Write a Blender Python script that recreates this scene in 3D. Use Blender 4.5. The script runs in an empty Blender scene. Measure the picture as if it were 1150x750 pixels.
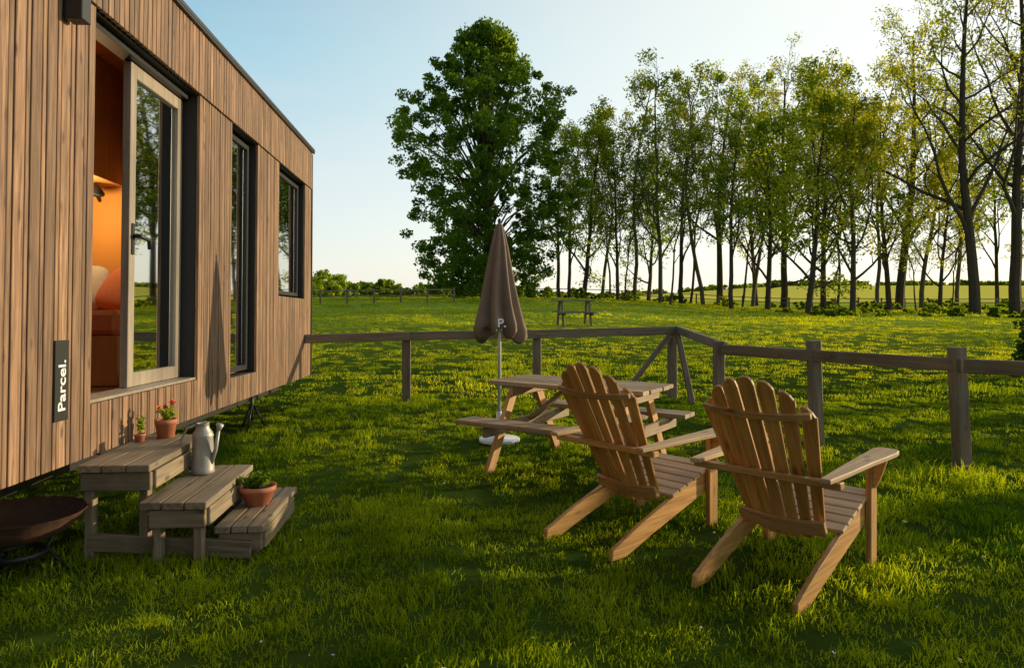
import bpy, bmesh, math, random
import numpy as np
from mathutils import Vector, Matrix, Euler
R = random.Random(7)
scene = bpy.context.scene
COL = scene.collection
H = 1.5
EL, AZ = 9.0, 66.0

# ------------------------------------------------------------ helpers
def sstep(a, b, x):
    t = min(1, max(0, (x-a)/(b-a))); return t*t*(3-2*t)
def ground_z(x, y):
    r = x/max(y, 5.0)
    z = 1.2*sstep(15, 75, y)*(1-sstep(0.05, 0.40, r))
    z += 6.5*sstep(95, 380, y)*sstep(0.1, 0.4, r)
    z += (0.022*math.sin(x*1.3+0.5)*math.sin(y*1.1)+.020*math.sin(x*2.3-y*1.1+1.0)*math.sin(y*2.0+x*.9)+.010*math.sin(x*5.1+y*2.2)*math.cos(y*4.7-x))*sstep(-3, 3, y)
    z += 0.07*math.sin(x*0.31+1)*math.cos(y*0.27)*sstep(8, 20, y)
    return z

def empty(name, loc=(0,0,0), rot=(0,0,0), parent=None):
    e = bpy.data.objects.new(name, None); COL.objects.link(e)
    e.location = loc; e.rotation_euler = rot; e.empty_display_size = .1
    if parent: e.parent = parent
    return e
def addobj(name, me, parent=None, mat=None, M=None, smooth=False):
    o = bpy.data.objects.new(name, me); COL.objects.link(o)
    if parent: o.parent = parent
    if M is not None: o.matrix_local = M
    if mat:
        me.materials.clear()
        for m in (mat if isinstance(mat, (list, tuple)) else [mat]): me.materials.append(m)
    if smooth:
        me.polygons.foreach_set('use_smooth', [True]*len(me.polygons))
    return o
def frame(o, xa, yh):
    x = Vector(xa).normalized(); y = Vector(yh); z = x.cross(y).normalized(); y = z.cross(x).normalized()
    M = Matrix((x, y, z)).transposed().to_4x4(); M.translation = Vector(o); return M
def bm_box(bm, lo, hi, bevel=0):
    lo = Vector(lo); hi = Vector(hi)
    r = bmesh.ops.create_cube(bm, size=1.0)
    c = (lo+hi)/2; s = hi-lo
    for v in r['verts']:
        v.co = Vector((v.co.x*s.x+c.x, v.co.y*s.y+c.y, v.co.z*s.z+c.z))
    if bevel:
        es = list({e for v in r['verts'] for e in v.link_edges})
        bmesh.ops.bevel(bm, geom=es, offset=bevel, segments=1, affect='EDGES')
def box(name, lo, hi, mat, parent=None, bevel=0.003, M=None):
    bm = bmesh.new(); bm_box(bm, lo, hi, bevel)
    me = bpy.data.meshes.new(name); bm.to_mesh(me); bm.free()
    return addobj(name, me, parent, mat, M)
def boxes(name, lst, mat, parent=None, bevel=0.002, M=None):
    bm = bmesh.new()
    for lo, hi in lst: bm_box(bm, lo, hi, bevel)
    me = bpy.data.meshes.new(name); bm.to_mesh(me); bm.free()
    return addobj(name, me, parent, mat, M)
def plank(name, p0, p1, w, t, mat, parent=None, hint=(0,1,0), bevel=0.004):
    p0 = Vector(p0); p1 = Vector(p1); L = (p1-p0).length
    M = frame((p0+p1)/2, p1-p0, hint)
    return box(name, (-L/2, -w/2, -t/2), (L/2, w/2, t/2), mat, parent, bevel, M)
def prism(name, pts, t, M, mat, parent=None, bevel=0.003):
    bm = bmesh.new()
    a = [bm.verts.new((p[0], p[1], -t/2)) for p in pts]
    f = bm.faces.new(a)
    r = bmesh.ops.extrude_face_region(bm, geom=[f])
    for v in [g for g in r['geom'] if isinstance(g, bmesh.types.BMVert)]: v.co.z += t
    bmesh.ops.recalc_face_normals(bm, faces=bm.faces)
    if bevel:
        es = [e for e in bm.edges if abs(e.verts[0].co.z-e.verts[1].co.z) < 1e-6]
        bmesh.ops.bevel(bm, geom=es, offset=bevel, segments=1, affect='EDGES')
    me = bpy.data.meshes.new(name); bm.to_mesh(me); bm.free()
    return addobj(name, me, parent, mat, M)
def lathe(name, prof, mat, parent=None, M=None, n=32, fold=None):
    vs = []; fs = []
    for (r, z) in prof:
        for k in range(n):
            a = 2*math.pi*k/n; rr = r; zz = z
            if fold: rr, zz = fold(a, r, z)
            vs.append((rr*math.cos(a), rr*math.sin(a), zz))
    for i in range(len(prof)-1):
        for k in range(n):
            k2 = (k+1) % n
            fs.append((i*n+k, i*n+k2, (i+1)*n+k2, (i+1)*n+k))
    me = bpy.data.meshes.new(name); me.from_pydata(vs, [], fs); me.update()
    return addobj(name, me, parent, mat, M, smooth=True)
def tube(name, pts, r, mat, parent=None, n=8, M=None):
    vs = []; fs = []
    build_tube(vs, fs, [Vector(p) for p in pts], [r]*len(pts) if not isinstance(r, (list, tuple)) else r, n)
    me = bpy.data.meshes.new(name); me.from_pydata(vs, [], fs); me.update()
    return addobj(name, me, parent, mat, M, smooth=True)
def build_tube(vs, fs, pts, rs, n, cap=True):
    b = len(vs); m = len(pts)
    d0 = (pts[1]-pts[0]).normalized()
    u = d0.orthogonal().normalized()
    for i in range(m):
        d = (pts[min(i+1, m-1)]-pts[max(i-1, 0)])
        if d.length < 1e-9: d = d0
        d.normalize()
        u = (u-d*u.dot(d)); u = u.normalized() if u.length > 1e-6 else d.orthogonal().normalized()
        w = d.cross(u)
        for k in range(n):
            a = 2*math.pi*k/n
            vs.append(tuple(pts[i]+(u*math.cos(a)+w*math.sin(a))*rs[i]))
    for i in range(m-1):
        for k in range(n):
            k2 = (k+1) % n
            fs.append((b+i*n+k, b+i*n+k2, b+(i+1)*n+k2, b+(i+1)*n+k))
    if cap:
        fs.append(tuple(b+k for k in reversed(range(n)))); fs.append(tuple(b+(m-1)*n+k for k in range(n)))

# ------------------------------------------------------------ materials
def newmat(name):
    m = bpy.data.materials.new(name); m.use_nodes = True
    nt = m.node_tree; nt.nodes.clear()
    out = nt.nodes.new('ShaderNodeOutputMaterial')
    return m, nt, out
def N(nt, t, **kw):
    n = nt.nodes.new(t)
    for k, v in kw.items(): setattr(n, k, v)
    return n
def simple(name, col, rough=.6, metal=0, noise=0.0, nscale=20, bump=0.0):
    m, nt, out = newmat(name)
    b = N(nt, 'ShaderNodeBsdfPrincipled'); b.inputs['Roughness'].default_value = rough; b.inputs['Metallic'].default_value = metal
    b.inputs['Base Color'].default_value = (*col, 1)
    if noise or bump:
        tc = N(nt, 'ShaderNodeTexCoord'); nz = N(nt, 'ShaderNodeTexNoise'); nz.inputs['Scale'].default_value = nscale; nz.inputs['Detail'].default_value = 4
        nt.links.new(tc.outputs['Object'], nz.inputs['Vector'])
        mx = N(nt, 'ShaderNodeMix', data_type='RGBA')
        mx.inputs[6].default_value = (*[c*(1-noise) for c in col], 1); mx.inputs[7].default_value = (*[min(1, c*(1+noise)) for c in col], 1)
        nt.links.new(nz.outputs[0], mx.inputs[0]); nt.links.new(mx.outputs[2], b.inputs['Base Color'])
        if bump:
            bp = N(nt, 'ShaderNodeBump'); bp.inputs['Strength'].default_value = bump; bp.inputs['Distance'].default_value = .01
            nt.links.new(nz.outputs[0], bp.inputs['Height']); nt.links.new(bp.outputs[0], b.inputs['Normal'])
    nt.links.new(b.outputs[0], out.inputs[0]); return m
def wood(name, dark, light, axis=0, rough=.65, var=.35, knots=True, grain=28, weather=None):
    m, nt, out = newmat(name); L = nt.links
    tc = N(nt, 'ShaderNodeTexCoord'); geo = N(nt, 'ShaderNodeNewGeometry'); oi = N(nt, 'ShaderNodeObjectInfo')
    add = N(nt, 'ShaderNodeVectorMath', operation='MULTIPLY_ADD')
    comb = N(nt, 'ShaderNodeMath', operation='ADD'); L.new(geo.outputs['Random Per Island'], comb.inputs[0]); L.new(oi.outputs['Random'], comb.inputs[1])
    cv = N(nt, 'ShaderNodeCombineXYZ')
    for i in range(3): L.new(comb.outputs[0], cv.inputs[i])
    L.new(cv.outputs[0], add.inputs[0]); add.inputs[1].default_value = (13.7, 27.1, 41.3); L.new(tc.outputs['Object'], add.inputs[2])
    mp = N(nt, 'ShaderNodeMapping'); sc = [grain]*3; sc[axis] = grain*.045; mp.inputs['Scale'].default_value = sc
    L.new(add.outputs[0], mp.inputs[0])
    nz = N(nt, 'ShaderNodeTexNoise'); nz.inputs['Scale'].default_value = 1.6; nz.inputs['Detail'].default_value = 7; nz.inputs['Roughness'].default_value = .65; nz.inputs['Distortion'].default_value = .6
    L.new(mp.outputs[0], nz.inputs['Vector'])
    nz2 = N(nt, 'ShaderNodeTexNoise'); nz2.inputs['Scale'].default_value = 1.3; nz2.inputs['Detail'].default_value = 4
    L.new(add.outputs[0], nz2.inputs['Vector'])
    cr = N(nt, 'ShaderNodeValToRGB'); cr.color_ramp.elements[0].position = .32; cr.color_ramp.elements[1].position = .68
    cr.color_ramp.elements[0].color = (*dark, 1); cr.color_ramp.elements[1].color = (*light, 1)
    L.new(nz.outputs[0], cr.inputs[0])
    fr = N(nt, 'ShaderNodeMath', operation='FRACT'); L.new(comb.outputs[0], fr.inputs[0])
    m1 = N(nt, 'ShaderNodeMapRange'); m1.inputs[3].default_value = 1-var; m1.inputs[4].default_value = 1+var*.7; L.new(fr.outputs[0], m1.inputs[0])
    m2 = N(nt, 'ShaderNodeMapRange'); m2.inputs[1].default_value = .3; m2.inputs[2].default_value = .7; m2.inputs[3].default_value = .75; m2.inputs[4].default_value = 1.2; L.new(nz2.outputs[0], m2.inputs[0])
    mm = N(nt, 'ShaderNodeMath', operation='MULTIPLY'); L.new(m1.outputs[0], mm.inputs[0]); L.new(m2.outputs[0], mm.inputs[1])
    sc2 = N(nt, 'ShaderNodeVectorMath', operation='SCALE'); L.new(cr.outputs[0], sc2.inputs[0]); L.new(mm.outputs[0], sc2.inputs[3])
    last = sc2.outputs[0]
    if weather:
        nz3 = N(nt, 'ShaderNodeTexNoise'); nz3.inputs['Scale'].default_value = 4; nz3.inputs['Detail'].default_value = 6; L.new(add.outputs[0], nz3.inputs['Vector'])
        wr = N(nt, 'ShaderNodeMapRange'); wr.inputs[1].default_value = .48; wr.inputs[2].default_value = .72; wr.inputs[4].default_value = .8; L.new(nz3.outputs[0], wr.inputs[0])
        wm = N(nt, 'ShaderNodeMix', data_type='RGBA'); wm.inputs[7].default_value = (*weather, 1); L.new(wr.outputs[0], wm.inputs[0]); L.new(last, wm.inputs[6]); last = wm.outputs[2]
    if knots:
        mk = N(nt, 'ShaderNodeMapping'); ks = [9.0]*3; ks[axis] = 3.2; mk.inputs['Scale'].default_value = ks; L.new(add.outputs[0], mk.inputs[0])
        vo = N(nt, 'ShaderNodeTexVoronoi'); vo.inputs['Scale'].default_value = 1.0; L.new(mk.outputs[0], vo.inputs['Vector'])
        kr = N(nt, 'ShaderNodeMapRange'); kr.inputs[1].default_value = .06; kr.inputs[2].default_value = .17; kr.inputs[3].default_value = .75; kr.inputs[4].default_value = 0; L.new(vo.outputs['Distance'], kr.inputs[0])
        km = N(nt, 'ShaderNodeMix', data_type='RGBA'); km.inputs[7].default_value = (*[c*.35 for c in dark], 1); L.new(kr.outputs[0], km.inputs[0]); L.new(last, km.inputs[6]); last = km.outputs[2]
    b = N(nt, 'ShaderNodeBsdfPrincipled'); b.inputs['Roughness'].default_value = rough; L.new(last, b.inputs['Base Color'])
    bp = N(nt, 'ShaderNodeBump'); bp.inputs['Strength'].default_value = .35; bp.inputs['Distance'].default_value = .004; L.new(nz.outputs[0], bp.inputs['Height']); L.new(bp.outputs[0], b.inputs['Normal'])
    L.new(b.outputs[0], out.inputs[0]); return m
def leafmat(name, c1, c2, transl=.5, posnoise=0.12, tint=(1.5, 1.3, .5), island=.5):
    m, nt, out = newmat(name); L = nt.links
    geo = N(nt, 'ShaderNodeNewGeometry'); oi = N(nt, 'ShaderNodeObjectInfo')
    nz = N(nt, 'ShaderNodeTexNoise'); nz.inputs['Scale'].default_value = posnoise; nz.inputs['Detail'].default_value = 2; L.new(geo.outputs['Position'], nz.inputs['Vector'])
    a = N(nt, 'ShaderNodeMath', operation='MULTIPLY_ADD'); L.new(geo.outputs['Random Per Island'], a.inputs[0]); a.inputs[1].default_value = island
    b0 = N(nt, 'ShaderNodeMath', operation='MULTIPLY_ADD'); L.new(oi.outputs['Random'], b0.inputs[0]); b0.inputs[1].default_value = .35
    mr = N(nt, 'ShaderNodeMapRange'); mr.inputs[1].default_value = .35; mr.inputs[2].default_value = .65; mr.inputs[3].default_value = -.35; mr.inputs[4].default_value = .5
    L.new(nz.outputs[0], mr.inputs[0]); L.new(mr.outputs[0], b0.inputs[2]); L.new(b0.outputs[0], a.inputs[2])
    mx = N(nt, 'ShaderNodeMix', data_type='RGBA'); mx.clamp_factor = True; mx.inputs[6].default_value = (*c1, 1); mx.inputs[7].default_value = (*c2, 1)
    L.new(a.outputs[0], mx.inputs[0])
    d = N(nt, 'ShaderNodeBsdfDiffuse'); t = N(nt, 'ShaderNodeBsdfTranslucent'); L.new(mx.outputs[2], d.inputs[0])
    tm = N(nt, 'ShaderNodeMix', data_type='RGBA', blend_type='MULTIPLY'); tm.inputs[0].default_value = 1; tm.inputs[7].default_value = (*tint, 1); L.new(mx.outputs[2], tm.inputs[6]); L.new(tm.outputs[2], t.inputs[0])
    ms = N(nt, 'ShaderNodeMixShader'); ms.inputs[0].default_value = transl; L.new(d.outputs[0], ms.inputs[1]); L.new(t.outputs[0], ms.inputs[2])
    L.new(ms.outputs[0], out.inputs[0]); return m

M_clad = wood('cladding_wood', (.070, .034, .017), (.335, .190, .102), axis=2, var=.34, grain=30)
M_chair = wood('chair_wood', (.34, .15, .032), (.66, .35, .10), axis=0, var=.22, grain=26, rough=.5)
M_arm = wood('armrest_wood', (.38, .23, .10), (.62, .42, .21), axis=0, var=.15, grain=26, rough=.55)
M_table = wood('table_wood', (.22, .13, .06), (.46, .30, .15), axis=0, var=.2, grain=22, weather=(.30, .25, .17))
M_fence = wood('fence_wood', (.10, .068, .036), (.27, .185, .10), axis=0, var=.2, grain=20, weather=(.18, .15, .095))
M_step = wood('step_wood', (.11, .075, .042), (.32, .235, .14), axis=0, var=.25, grain=24, weather=(.20, .17, .12))
M_frame = wood('door_frame_wood', (.20, .165, .125), (.34, .28, .22), axis=2, var=.06, grain=20, knots=False, rough=.45)
M_black = simple('black_metal', (.012, .012, .013), .45)
M_rec = simple('recess_black', (.012, .011, .011), .7)
M_darkmetal = simple('dark_metal', (.04, .038, .036), .5, .6)
M_orange = simple('orange_paint', (.72, .32, .06), .7, noise=.08, nscale=3)
M_ply = wood('interior_plywood', (.42, .17, .05), (.54, .25, .08), axis=2, var=.05, grain=10, knots=False)
M_white = simple('white_paint', (.8, .8, .78), .5)
M_cushion = simple('cushion_fabric', (.55, .5, .45), .9, noise=.15, nscale=30)
M_blanket = simple('blanket_fabric', (.5, .16, .07), .9, noise=.2, nscale=25)
M_terra = simple('terracotta', (.45, .15, .07), .8, noise=.2, nscale=30)
M_soil = simple('soil', (.035, .024, .016), 1, noise=.4, nscale=60)
M_zinc = simple('galvanised_zinc', (.34, .33, .30), .5, .5, noise=.3, nscale=14)
M_pole = simple('pole_metal', (.7, .7, .68), .35, .4)
M_canvas = simple('taupe_canvas', (.20, .135, .09), .85, noise=.2, nscale=12, bump=.3)
M_rust = simple('rusty_iron', (.12, .06, .035), .75, .4, noise=.5, nscale=18, bump=.4)
M_bark = simple('bark', (.075, .05, .03), .95, noise=.5, nscale=3, bump=.8)
M_bark2 = simple('bark_light', (.12, .09, .06), .95, noise=.4, nscale=3, bump=.8)
M_leaf_dark = leafmat('oak_leaves', (.045, .11, .012), (.17, .28, .035), .6, .22)
M_leaf_mid = leafmat('green_leaves', (.10, .18, .018), (.30, .40, .04), .66, .2)
M_leaf_yel = leafmat('spring_leaves', (.19, .26, .02), (.48, .50, .05), .66, .2)
M_grass = leafmat('grass_blades', (.035, .11, .006), (.31, .44, .020), .58, .75, (1.7, 1.3, .4), .6)
M_grassfar = leafmat('meadow_grass', (.15, .25, .012), (.50, .56, .035), .58, .14, (1.6, 1.3, .4))
M_shade_hedge = leafmat('shade_hedge_leaves', (.03, .06, .01), (.08, .14, .02), .3, .2)
M_red = simple('red_petals', (.75, .03, .02), .6)
M_yel = simple('yellow_petals', (.8, .6, .05), .6)

def glassmat():
    m, nt, out = newmat('window_glass'); L = nt.links
    g = N(nt, 'ShaderNodeBsdfGlossy'); g.inputs['Roughness'].default_value = .02; g.inputs[0].default_value = (.92, .95, .95, 1)
    t = N(nt, 'ShaderNodeBsdfTransparent'); t.inputs[0].default_value = (.55, .58, .56, 1)
    lw = N(nt, 'ShaderNodeLayerWeight'); lw.inputs[0].default_value = .5
    mr = N(nt, 'ShaderNodeMapRange'); mr.inputs[3].default_value = .55; mr.inputs[4].default_value = 1.0; L.new(lw.outputs['Fresnel'], mr.inputs[0])
    ms = N(nt, 'ShaderNodeMixShader'); L.new(mr.outputs[0], ms.inputs[0]); L.new(t.outputs[0], ms.inputs[1]); L.new(g.outputs[0], ms.inputs[2])
    L.new(ms.outputs[0], out.inputs[0]); return m
M_glass = glassmat()

# ------------------------------------------------------------ ground
def make_ground():
    xs = sorted(set([round(v, 2) for v in list(np.arange(-12, 16, .25))+list(np.arange(-80, 120, 4))+[-2500, -1500, -800, -400, -200, -120, 160, 240, 400, 800, 1500, 2500]]))
    ys = sorted(set([round(v, 2) for v in list(np.arange(-6, 16, .25))+list(np.arange(16, 120, 3))+[-400, -100, -30, 140, 170, 210, 260, 320, 380, 450, 600, 900, 1500, 3000]]))
    vs = [(x, y, ground_z(x, y)) for y in ys for x in xs]; nx = len(xs)
    fs = [(j*nx+i, j*nx+i+1, (j+1)*nx+i+1, (j+1)*nx+i) for j in range(len(ys)-1) for i in range(nx-1)]
    me = bpy.data.meshes.new('ground'); me.from_pydata(vs, [], fs)
    m, nt, out = newmat('ground_grass'); L = nt.links
    geo = N(nt, 'ShaderNodeNewGeometry')
    sp = N(nt, 'ShaderNodeSeparateXYZ'); L.new(geo.outputs['Position'], sp.inputs[0])
    n1 = N(nt, 'ShaderNodeTexNoise'); n1.inputs['Scale'].default_value = 3; n1.inputs['Detail'].default_value = 5; L.new(geo.outputs['Position'], n1.inputs['Vector'])
    n2 = N(nt, 'ShaderNodeTexNoise'); n2.inputs['Scale'].default_value = .05; n2.inputs['Detail'].default_value = 3; L.new(geo.outputs['Position'], n2.inputs['Vector'])
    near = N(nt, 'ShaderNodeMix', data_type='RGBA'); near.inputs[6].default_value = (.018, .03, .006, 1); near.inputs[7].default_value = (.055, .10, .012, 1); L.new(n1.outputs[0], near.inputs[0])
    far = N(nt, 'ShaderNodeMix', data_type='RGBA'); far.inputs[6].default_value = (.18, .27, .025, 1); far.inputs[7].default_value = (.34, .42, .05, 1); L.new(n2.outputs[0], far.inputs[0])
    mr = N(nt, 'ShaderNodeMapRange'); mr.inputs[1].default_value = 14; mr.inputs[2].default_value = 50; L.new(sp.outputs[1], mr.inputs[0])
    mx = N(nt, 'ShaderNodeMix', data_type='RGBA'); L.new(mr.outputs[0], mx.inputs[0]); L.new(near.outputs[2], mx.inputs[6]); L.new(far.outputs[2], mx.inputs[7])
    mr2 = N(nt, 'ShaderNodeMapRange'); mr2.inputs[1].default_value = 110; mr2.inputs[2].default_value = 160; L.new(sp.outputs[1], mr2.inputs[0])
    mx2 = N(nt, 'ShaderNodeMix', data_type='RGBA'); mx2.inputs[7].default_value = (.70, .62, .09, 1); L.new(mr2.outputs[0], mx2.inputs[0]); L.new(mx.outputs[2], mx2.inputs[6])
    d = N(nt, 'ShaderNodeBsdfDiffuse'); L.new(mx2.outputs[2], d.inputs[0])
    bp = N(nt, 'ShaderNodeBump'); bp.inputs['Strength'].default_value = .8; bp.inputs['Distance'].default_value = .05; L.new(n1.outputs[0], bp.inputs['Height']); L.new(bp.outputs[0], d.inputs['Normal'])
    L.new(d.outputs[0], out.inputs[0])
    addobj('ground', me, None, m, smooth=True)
make_ground()

# ------------------------------------------------------------ scatter via geometry nodes
def scatter(name, pts, rots, scls, variants):
    coll = bpy.data.collections.new(name+'_parts')
    for v in variants: coll.objects.link(v)
    me = bpy.data.meshes.new(name)
    me.vertices.add(len(pts)); me.vertices.foreach_set('co', np.asarray(pts, dtype=np.float32).ravel())
    a = me.attributes.new('rot', 'FLOAT_VECTOR', 'POINT'); a.data.foreach_set('vector', np.asarray(rots, dtype=np.float32).ravel())
    a = me.attributes.new('scl', 'FLOAT_VECTOR', 'POINT'); a.data.foreach_set('vector', np.asarray(scls, dtype=np.float32).ravel())
    o = bpy.data.objects.new(name, me); COL.objects.link(o)
    ng = bpy.data.node_groups.new(name+'_nodes', 'GeometryNodeTree')
    ng.interface.new_socket('Geometry', in_out='INPUT', socket_type='NodeSocketGeometry')
    ng.interface.new_socket('Geometry', in_out='OUTPUT', socket_type='NodeSocketGeometry')
    gi = ng.nodes.new('NodeGroupInput'); go = ng.nodes.new('NodeGroupOutput')
    ip = ng.nodes.new('GeometryNodeInstanceOnPoints'); ci = ng.nodes.new('GeometryNodeCollectionInfo')
    ci.inputs['Collection'].default_value = coll; ci.inputs['Separate Children'].default_value = True; ci.inputs['Reset Children'].default_value = True
    ip.inputs['Pick Instance'].default_value = True
    r = ng.nodes.new('GeometryNodeInputNamedAttribute'); r.data_type = 'FLOAT_VECTOR'; r.inputs['Name'].default_value = 'rot'
    s = ng.nodes.new('GeometryNodeInputNamedAttribute'); s.data_type = 'FLOAT_VECTOR'; s.inputs['Name'].default_value = 'scl'
    ng.links.new(gi.outputs[0], ip.inputs['Points']); ng.links.new(ci.outputs[0], ip.inputs['Instance'])
    ng.links.new(r.outputs[0], ip.inputs['Rotation']); ng.links.new(s.outputs[0], ip.inputs['Scale'])
    ng.links.new(ip.outputs[0], go.inputs[0])
    md = o.modifiers.new('scatter', 'NODES'); md.node_group = ng
    return o
def tuft(name, n, rad, h, w, mat, seed, lean=.5):
    rr = random.Random(seed); vs = []; fs = []
    for i in range(n):
        a = rr.uniform(0, 6.283); q = rad*math.sqrt(rr.random()); x = q*math.cos(a); y = q*math.sin(a)
        hh = h*rr.uniform(.45, 1.15); la = rr.uniform(0, 6.283); ln = hh*rr.uniform(.1, lean*1.6)
        dx, dy = math.cos(la)*ln, math.sin(la)*ln
        fa = rr.uniform(0, 3.14); wx, wy = math.cos(fa)*w*.5, math.sin(fa)*w*.5
        b = len(vs)
        vs += [(x-wx, y-wy, -.02), (x+wx, y+wy, -.02), (x+dx*.35+wx*.85, y+dy*.35+wy*.85, hh*.55), (x+dx*.35-wx*.85, y+dy*.35-wy*.85, hh*.55), (x+dx, y+dy, hh*(1-.25*ln/hh))]
        fs += [(b, b+1, b+2, b+3), (b+3, b+2, b+4)]
    me = bpy.data.meshes.new(name); me.from_pydata(vs, [], fs); me.materials.append(mat)
    return bpy.data.objects.new(name, me)
def vn(x, y, s, o):
    return .5+.5*math.sin(x*s+o+1.7*math.sin(y*s*.8+o*2))*math.cos(y*s*1.1-o+1.3*math.sin(x*s*.7))
def grass_field(name, regions, variants, hfun):
    P = []; Ro = []; S = []
    for (y0, y1, dens, marg) in regions:
        xw = .74*y1+marg; n = int((y1-y0)*2*xw*dens)
        for i in range(n):
            y = R.uniform(y0, y1); half = .74*y+marg
            x = R.uniform(-xw, xw)
            if abs(x) > half: continue
            k = hfun(x, y)
            if k <= 0: continue
            P.append((x, y, ground_z(x, y))); Ro.append((R.uniform(-.12, .12), R.uniform(-.12, .12), R.uniform(0, 6.283)))
            ks = k*R.uniform(.75, 1.3); S.append((ks**.5, ks**.5, ks))
    scatter(name, P, Ro, S, variants); print(name, len(P))
def near_h(x, y):
    fx = -2.181-.0647*y
    if x < fx-.25 and y < 11 : return 0 if x < fx-1.2 or R.random() < .5 else .5
    k = .30+.85*vn(x, y, 2.1, 1)*vn(x, y, 5.3, 3)+.35*vn(x, y, .7, 5)
    if abs(x-(fx+.35)) < .4 : k *= 1.45
    if (x-3.68)**2+(y-6.2)**2 < .08 or (x-2.85)**2+(y-7.2)**2 < .08 or (x+1.5)**2+(y-10.75)**2 < .1: k *= 2.0
    if R.random() < .03: k *= 1.9
    return k
tufts = [tuft('grass_tuft', 46, .11, .062, .0056, M_grass, s, 1.1) for s in range(6)]
grass_field('grass', [(1.6, 5.5, 88, 1.2), (5.5, 11, 46, 1.5)], tufts, near_h)
tm = [tuft('meadow_tuft', 34, .2, .09, .012, M_grassfar, 20+s, .8) for s in range(5)]
def mid_h(x, y): return (.40+.9*vn(x, y, .5, 2)*vn(x, y, 1.7, 7))*(1 if R.random() > .02 else 1.8)
grass_field('meadow_grass', [(10.6, 20, 12, 2), (20, 40, 5, 2)], tm, mid_h)
tf = [tuft('far_tuft', 34, .5, .18, .034, M_grassfar, 40+s, .7) for s in range(4)]
grass_field('far_meadow_grass', [(38, 95, 1.2, 3)], tf, lambda x, y: .4+.8*vn(x, y, .21, 2)*vn(x, y, .9, 4))
def flower_obj(name, r, mat, seed):
    rr = random.Random(seed); vs = []; fs = []
    for i in range(14):
        a = i*2.4; q = r*(.4+.6*rr.random()); b = len(vs); z = rr.uniform(0, r*.4)
        vs += [(0, 0, z), (q*math.cos(a-.25), q*math.sin(a-.25), z+r*.2), (q*math.cos(a+.25), q*math.sin(a+.25), z+r*.2)]; fs.append((b, b+1, b+2))
    me = bpy.data.meshes.new(name); me.from_pydata(vs, [], fs); me.materials.append(mat); return bpy.data.objects.new(name, me)
P = []; 
for i in range(60):
    y = 2.8+7*R.random()**1.3; x = R.uniform(-.55*y+.2, .7*y)
    if x < -1.3: continue
    P.append((x, y, ground_z(x, y)+R.uniform(.045, .07)))
scatter('dandelions', P, [(R.uniform(-.5, .5), R.uniform(-.5, .5), R.uniform(0, 6)) for _ in P], [(k, k, k) for k in [R.uniform(.6, 1.1) for _ in P]], [flower_obj('dandelion_head', .016, M_yel, 1), flower_obj('daisy_head', .011, M_white, 2)])

# ------------------------------------------------------------ trees
def leaf_quads(centers, per, rad, size, nr, flat=.8):
    C = np.repeat(np.asarray(centers), per, axis=0); n = len(C)
    rads = rad if np.isscalar(rad) else np.repeat(np.asarray(rad), per)[:, None]
    off = nr.normal(size=(n, 3)); off /= np.linalg.norm(off, axis=1, keepdims=True)+1e-9
    off *= (nr.rand(n, 1)**.45)*rads; off[:, 2] *= flat
    C = C+off
    u = nr.normal(size=(n, 3)); u /= np.linalg.norm(u, axis=1, keepdims=True)
    v = nr.normal(size=(n, 3)); v -= u*(u*v).sum(1, keepdims=True); v /= np.linalg.norm(v, axis=1, keepdims=True)
    s = size*nr.uniform(.6, 1.35, size=(n, 1))
    a = C-u*s*.6; b = C+v*s*.35; c = C+u*s*.6; d = C-v*s*.35
    return np.stack([a, b, c, d], 1).reshape(-1, 3)
def tree_mesh(name, vs, fs, quads, mats):
    nb = len(vs); q = len(quads)//4
    V = np.concatenate([np.asarray(vs), quads]); 
    F = list(fs)+[(nb+4*i, nb+4*i+1, nb+4*i+2, nb+4*i+3) for i in range(q)]
    me = bpy.data.meshes.new(name); me.from_pydata(V.tolist(), [], F)
    mi = [0]*len(fs)+[1]*q; me.polygons.foreach_set('material_index', mi)
    for m in mats: me.materials.append(m)
    return me
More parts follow.
